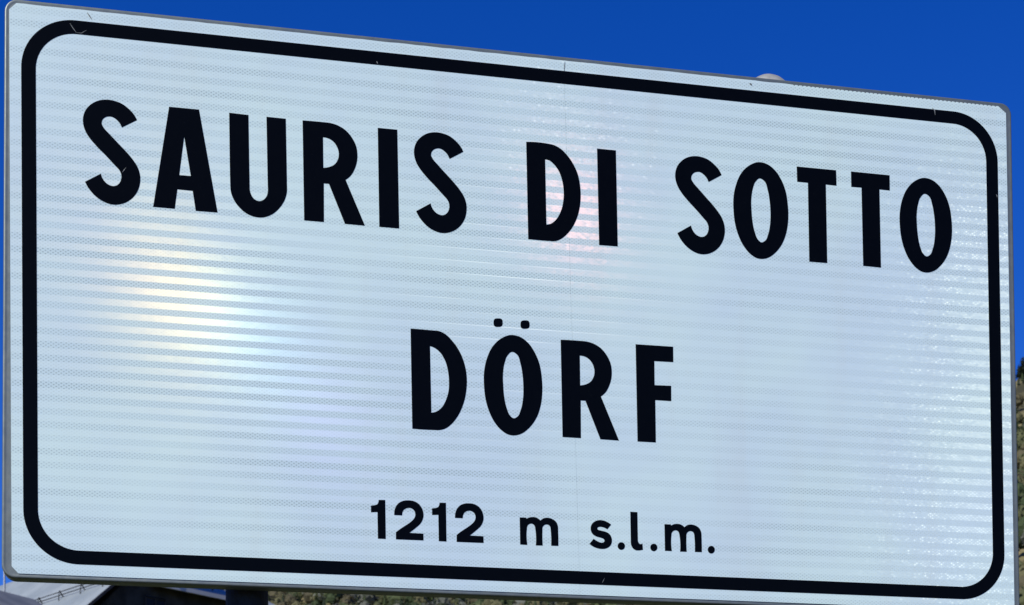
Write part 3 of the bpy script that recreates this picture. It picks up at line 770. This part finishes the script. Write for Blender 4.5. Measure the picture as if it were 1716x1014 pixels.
# shuttered windows along its front wall
wl = (wb[1] - wa[1])
for lev in (1.9, 4.7):
    for s_ in (0.16, 0.40, 0.64, 0.88):
        cpt = wa[1] + wl * s_ + dn * 0.02 - up_ * lev
        hw, hh = gg * 0.45, up_ * 0.62
        v, f = slab([cpt - hw - hh, cpt + hw - hh, cpt + hw + hh, cpt - hw + hh], 0.03)
        W = npart('window', v, f, M['dark_trim'])
        npart('pane', [cpt - hw * 0.85 - hh * 0.88 + dn * 0.05, cpt + hw * 0.85 - hh * 0.88 + dn * 0.05, cpt + hw * 0.85 + hh * 0.88 + dn * 0.05, cpt - hw * 0.85 + hh * 0.88 + dn * 0.05], [(0, 1, 2, 3)], M['glass'], W)
        v, f = slab([cpt - hw * 1.15 - hh * 1.06, cpt + hw * 1.15 - hh * 1.06, cpt + hw * 1.15 - hh * 1.06 + dn * 0.12, cpt - hw * 1.15 - hh * 1.06 + dn * 0.12], 0.05)
        npart('sill', v, f, M['flash'], W)
# thin mast on that roof
mp = EYE + ray(7.5, 992).normalized() * 33.2
bm = bmesh.new()
tube(bm, mp - up_ * 0.5 - nb, mp + up_ * 0.42 - nb, 0.02, n=8)
link('roof_mast', bm_mesh('roof_mast', bm), M['galv'], N2)

# ------------------------------------------------------------------ trees on the mountainside
rng = np.random.default_rng(7)
k = NT('autumn_foliage')
att = k.n('ShaderNodeAttribute', attribute_name='tint')
nz = k.noise(k.coord(), 0.9, 3.0)
hs = k.n('ShaderNodeHueSaturation', {'Color': att.outputs['Color'], 'Value': k.math('MULTIPLY_ADD', nz.outputs[0], 0.6, 0.75)})
pr = k.principled(hs.outputs[0], 0.8, 0.0, 0.2)
tr = k.n('ShaderNodeBsdfTranslucent', {'Color': hs.outputs[0]})
M['leaf'] = k.done(k.n('ShaderNodeMixShader', {0: 0.25, 1: pr.outputs[0], 2: tr.outputs[0]}))
M['bark'] = simple('grey_bark', (0.07, 0.06, 0.05), (0.14, 0.13, 0.115), 2.0, 0.95, 0.0, 0.1, 0.4, 0.05)
TINTS = np.array([(0.046, 0.062, 0.026), (0.068, 0.082, 0.034), (0.090, 0.095, 0.042), (0.105, 0.097, 0.046), (0.088, 0.076, 0.042), (0.105, 0.108, 0.085), (0.026, 0.036, 0.020)])
def tree_cloud(kind, n, rg):
    """leaf-clump triangles of one tree, height 1, base at the origin; (n*3, 3)"""
    if kind == 'conifer':
        h = 1 - np.sqrt(rg.random(n))
        h = 0.10 + 0.90 * h
        rad = 0.21 * (1 - h) ** 0.9 * (0.45 + 0.55 * rg.random(n)) + 0.006
        lay = 0.82 + 0.18 * np.sin(h * 46.0)
        rad = rad * lay
        th = rg.random(n) * 2 * np.pi
        c = np.stack([rad * np.cos(th), rad * np.sin(th), h - 0.03 * rad / 0.2], 1)
        size = 0.035 + 0.05 * (1 - h)
    else:
        d = rg.normal(size=(n, 3)); d /= np.linalg.norm(d, axis=1)[:, None]
        rr = rg.random(n) ** 0.35
        lump = 1 + 0.22 * np.sin(5 * d[:, 0] + 3 * rg.random()) * np.cos(4 * d[:, 1] + 6 * rg.random())
        c = d * rr[:, None] * lump[:, None] * np.array([0.33, 0.33, 0.38]) + np.array([0, 0, 0.60])
        size = np.full(n, 0.060)
    off = rg.normal(size=(n, 3, 3)) * size[:, None, None]
    if kind == 'conifer':
        off[:, :, 2] *= 0.55
    leaves = (c[:, None, :] + off).reshape(-1, 3)
    # rough leaf-coloured core, added to keep gaps between clumps from going black
    if kind == 'conifer':
        rings = [(0.12, 0.12), (0.35, 0.105), (0.62, 0.06), (0.9, 0.012)]
    else:
        rings = [(0.30, 0.06), (0.42, 0.24), (0.60, 0.29), (0.78, 0.22), (0.92, 0.05)]
    m = 8
    grid = [[(r_ * rg.uniform(0.75, 1.15) * math.cos(2 * math.pi * j / m), r_ * rg.uniform(0.75, 1.15) * math.sin(2 * math.pi * j / m), z_ + rg.uniform(-0.03, 0.03)) for j in range(m)] for z_, r_ in rings]
    core = []
    for A, B in zip(grid, grid[1:]):
        for j in range(m):
            j2 = (j + 1) % m
            core += [A[j], A[j2], B[j2], A[j], B[j2], B[j]]
    return np.concatenate([leaves, np.array(core)])
protos = [tree_cloud('conifer', 60, rng) for _ in range(4)] + [tree_cloud('leafy', 80, rng) for _ in range(6)]
def density(az, t, x, y):
    v = math.sin(x * 0.013 + 1.3) * math.cos(y * 0.011) + 0.6 * math.sin(x * 0.031 + y * 0.027)
    if t > 0.965:
        return 0.75
    if 0.86 < t <= 0.965:
        return 0.06 if v < 0.6 else 0.4
    return 0.92 if v > -0.75 else 0.25
V, TC = [], []
cntr = 0
N_TRY = 11000
for i in range(N_TRY):
    az = rng.uniform(-16, 46)
    t = rng.random() ** 0.62 * 0.995
    r = R0 + 60 + (R1 - R0 - 70) * t
    p = to_xyz(az, r)
    if rng.random() > density(az, t, p.x, p.y):
        continue
    con = rng.random() < (0.75 if t > 0.9 else 0.30)
    pr_ = protos[rng.integers(0, 4)] if con else protos[rng.integers(4, 10)]
    H = rng.uniform(9, 17) if con else rng.uniform(9, 17)
    if t > 0.97:
        H *= 0.75
    a = rng.uniform(0, 2 * np.pi)
    ca, sa = math.cos(a), math.sin(a)
    q = pr_ * H * np.array([rng.uniform(0.85, 1.2), rng.uniform(0.85, 1.2), 1])
    V.append(np.stack([q[:, 0] * ca - q[:, 1] * sa + p.x, q[:, 0] * sa + q[:, 1] * ca + p.y, q[:, 2] + p.z - 0.4], 1))
    tint = TINTS[[0, 6, 6, 0][rng.integers(0, 4)]] if con else TINTS[rng.integers(0, 6)]
    tint = tint * rng.uniform(1.0, 1.55)
    TC.append(np.repeat(tint[None, :], len(q), 0))
V = np.concatenate(V).astype(np.float32)
TC = np.concatenate(TC).astype(np.float32)
def tri_mesh(name, V, TC):
    me = bpy.data.meshes.new(name)
    nv = len(V)
    nt = nv // 3
    me.vertices.add(nv)
    me.vertices.foreach_set('co', V.ravel())
    me.loops.add(nv)
    me.loops.foreach_set('vertex_index', np.arange(nv, dtype=np.int32))
    me.polygons.add(nt)
    me.polygons.foreach_set('loop_start', np.arange(0, nv, 3, dtype=np.int32))
    at = me.attributes.new('tint', 'FLOAT_COLOR', 'POINT')
    at.data.foreach_set('color', np.concatenate([TC, np.ones((nv, 1), np.float32)], 1).ravel())
    me.update(calc_edges=True)
    me.validate()
    return me
wood = link('hillside_wood', tri_mesh('hillside_wood', V, TC), M['leaf'])
wood['kind'] = 'stuff'
tag(wood, 'mixed autumn wood covering the mountainside behind the sign', 'wood')

# the conifers that stand out against the sky at the right edge
def conifer(px, r, H, seed, label):
    d = ray(px, 600)
    az = math.degrees(math.atan2(d.x, d.y))
    p = to_xyz(az, r)
    rg = np.random.default_rng(seed)
    root = empty('conifer_tree', p)
    tag(root, label, 'tree', 'conifers along the crest')
    q = (tree_cloud('conifer', 340, rg) * H).astype(np.float32)
    link('crown', tri_mesh('crown', q, np.repeat(np.array([TINTS[6] * 0.9], np.float32), len(q), 0)), M['leaf'], root)
    bm = bmesh.new()
    tube(bm, (0, 0, -0.8), (0, 0, H * 0.92), H * 0.018, H * 0.003, n=7)
    link('trunk', bm_mesh('trunk', bm), M['bark'], root)
for px, r, H, seed, label in CREST:
    conifer(px, r, H, seed, label)
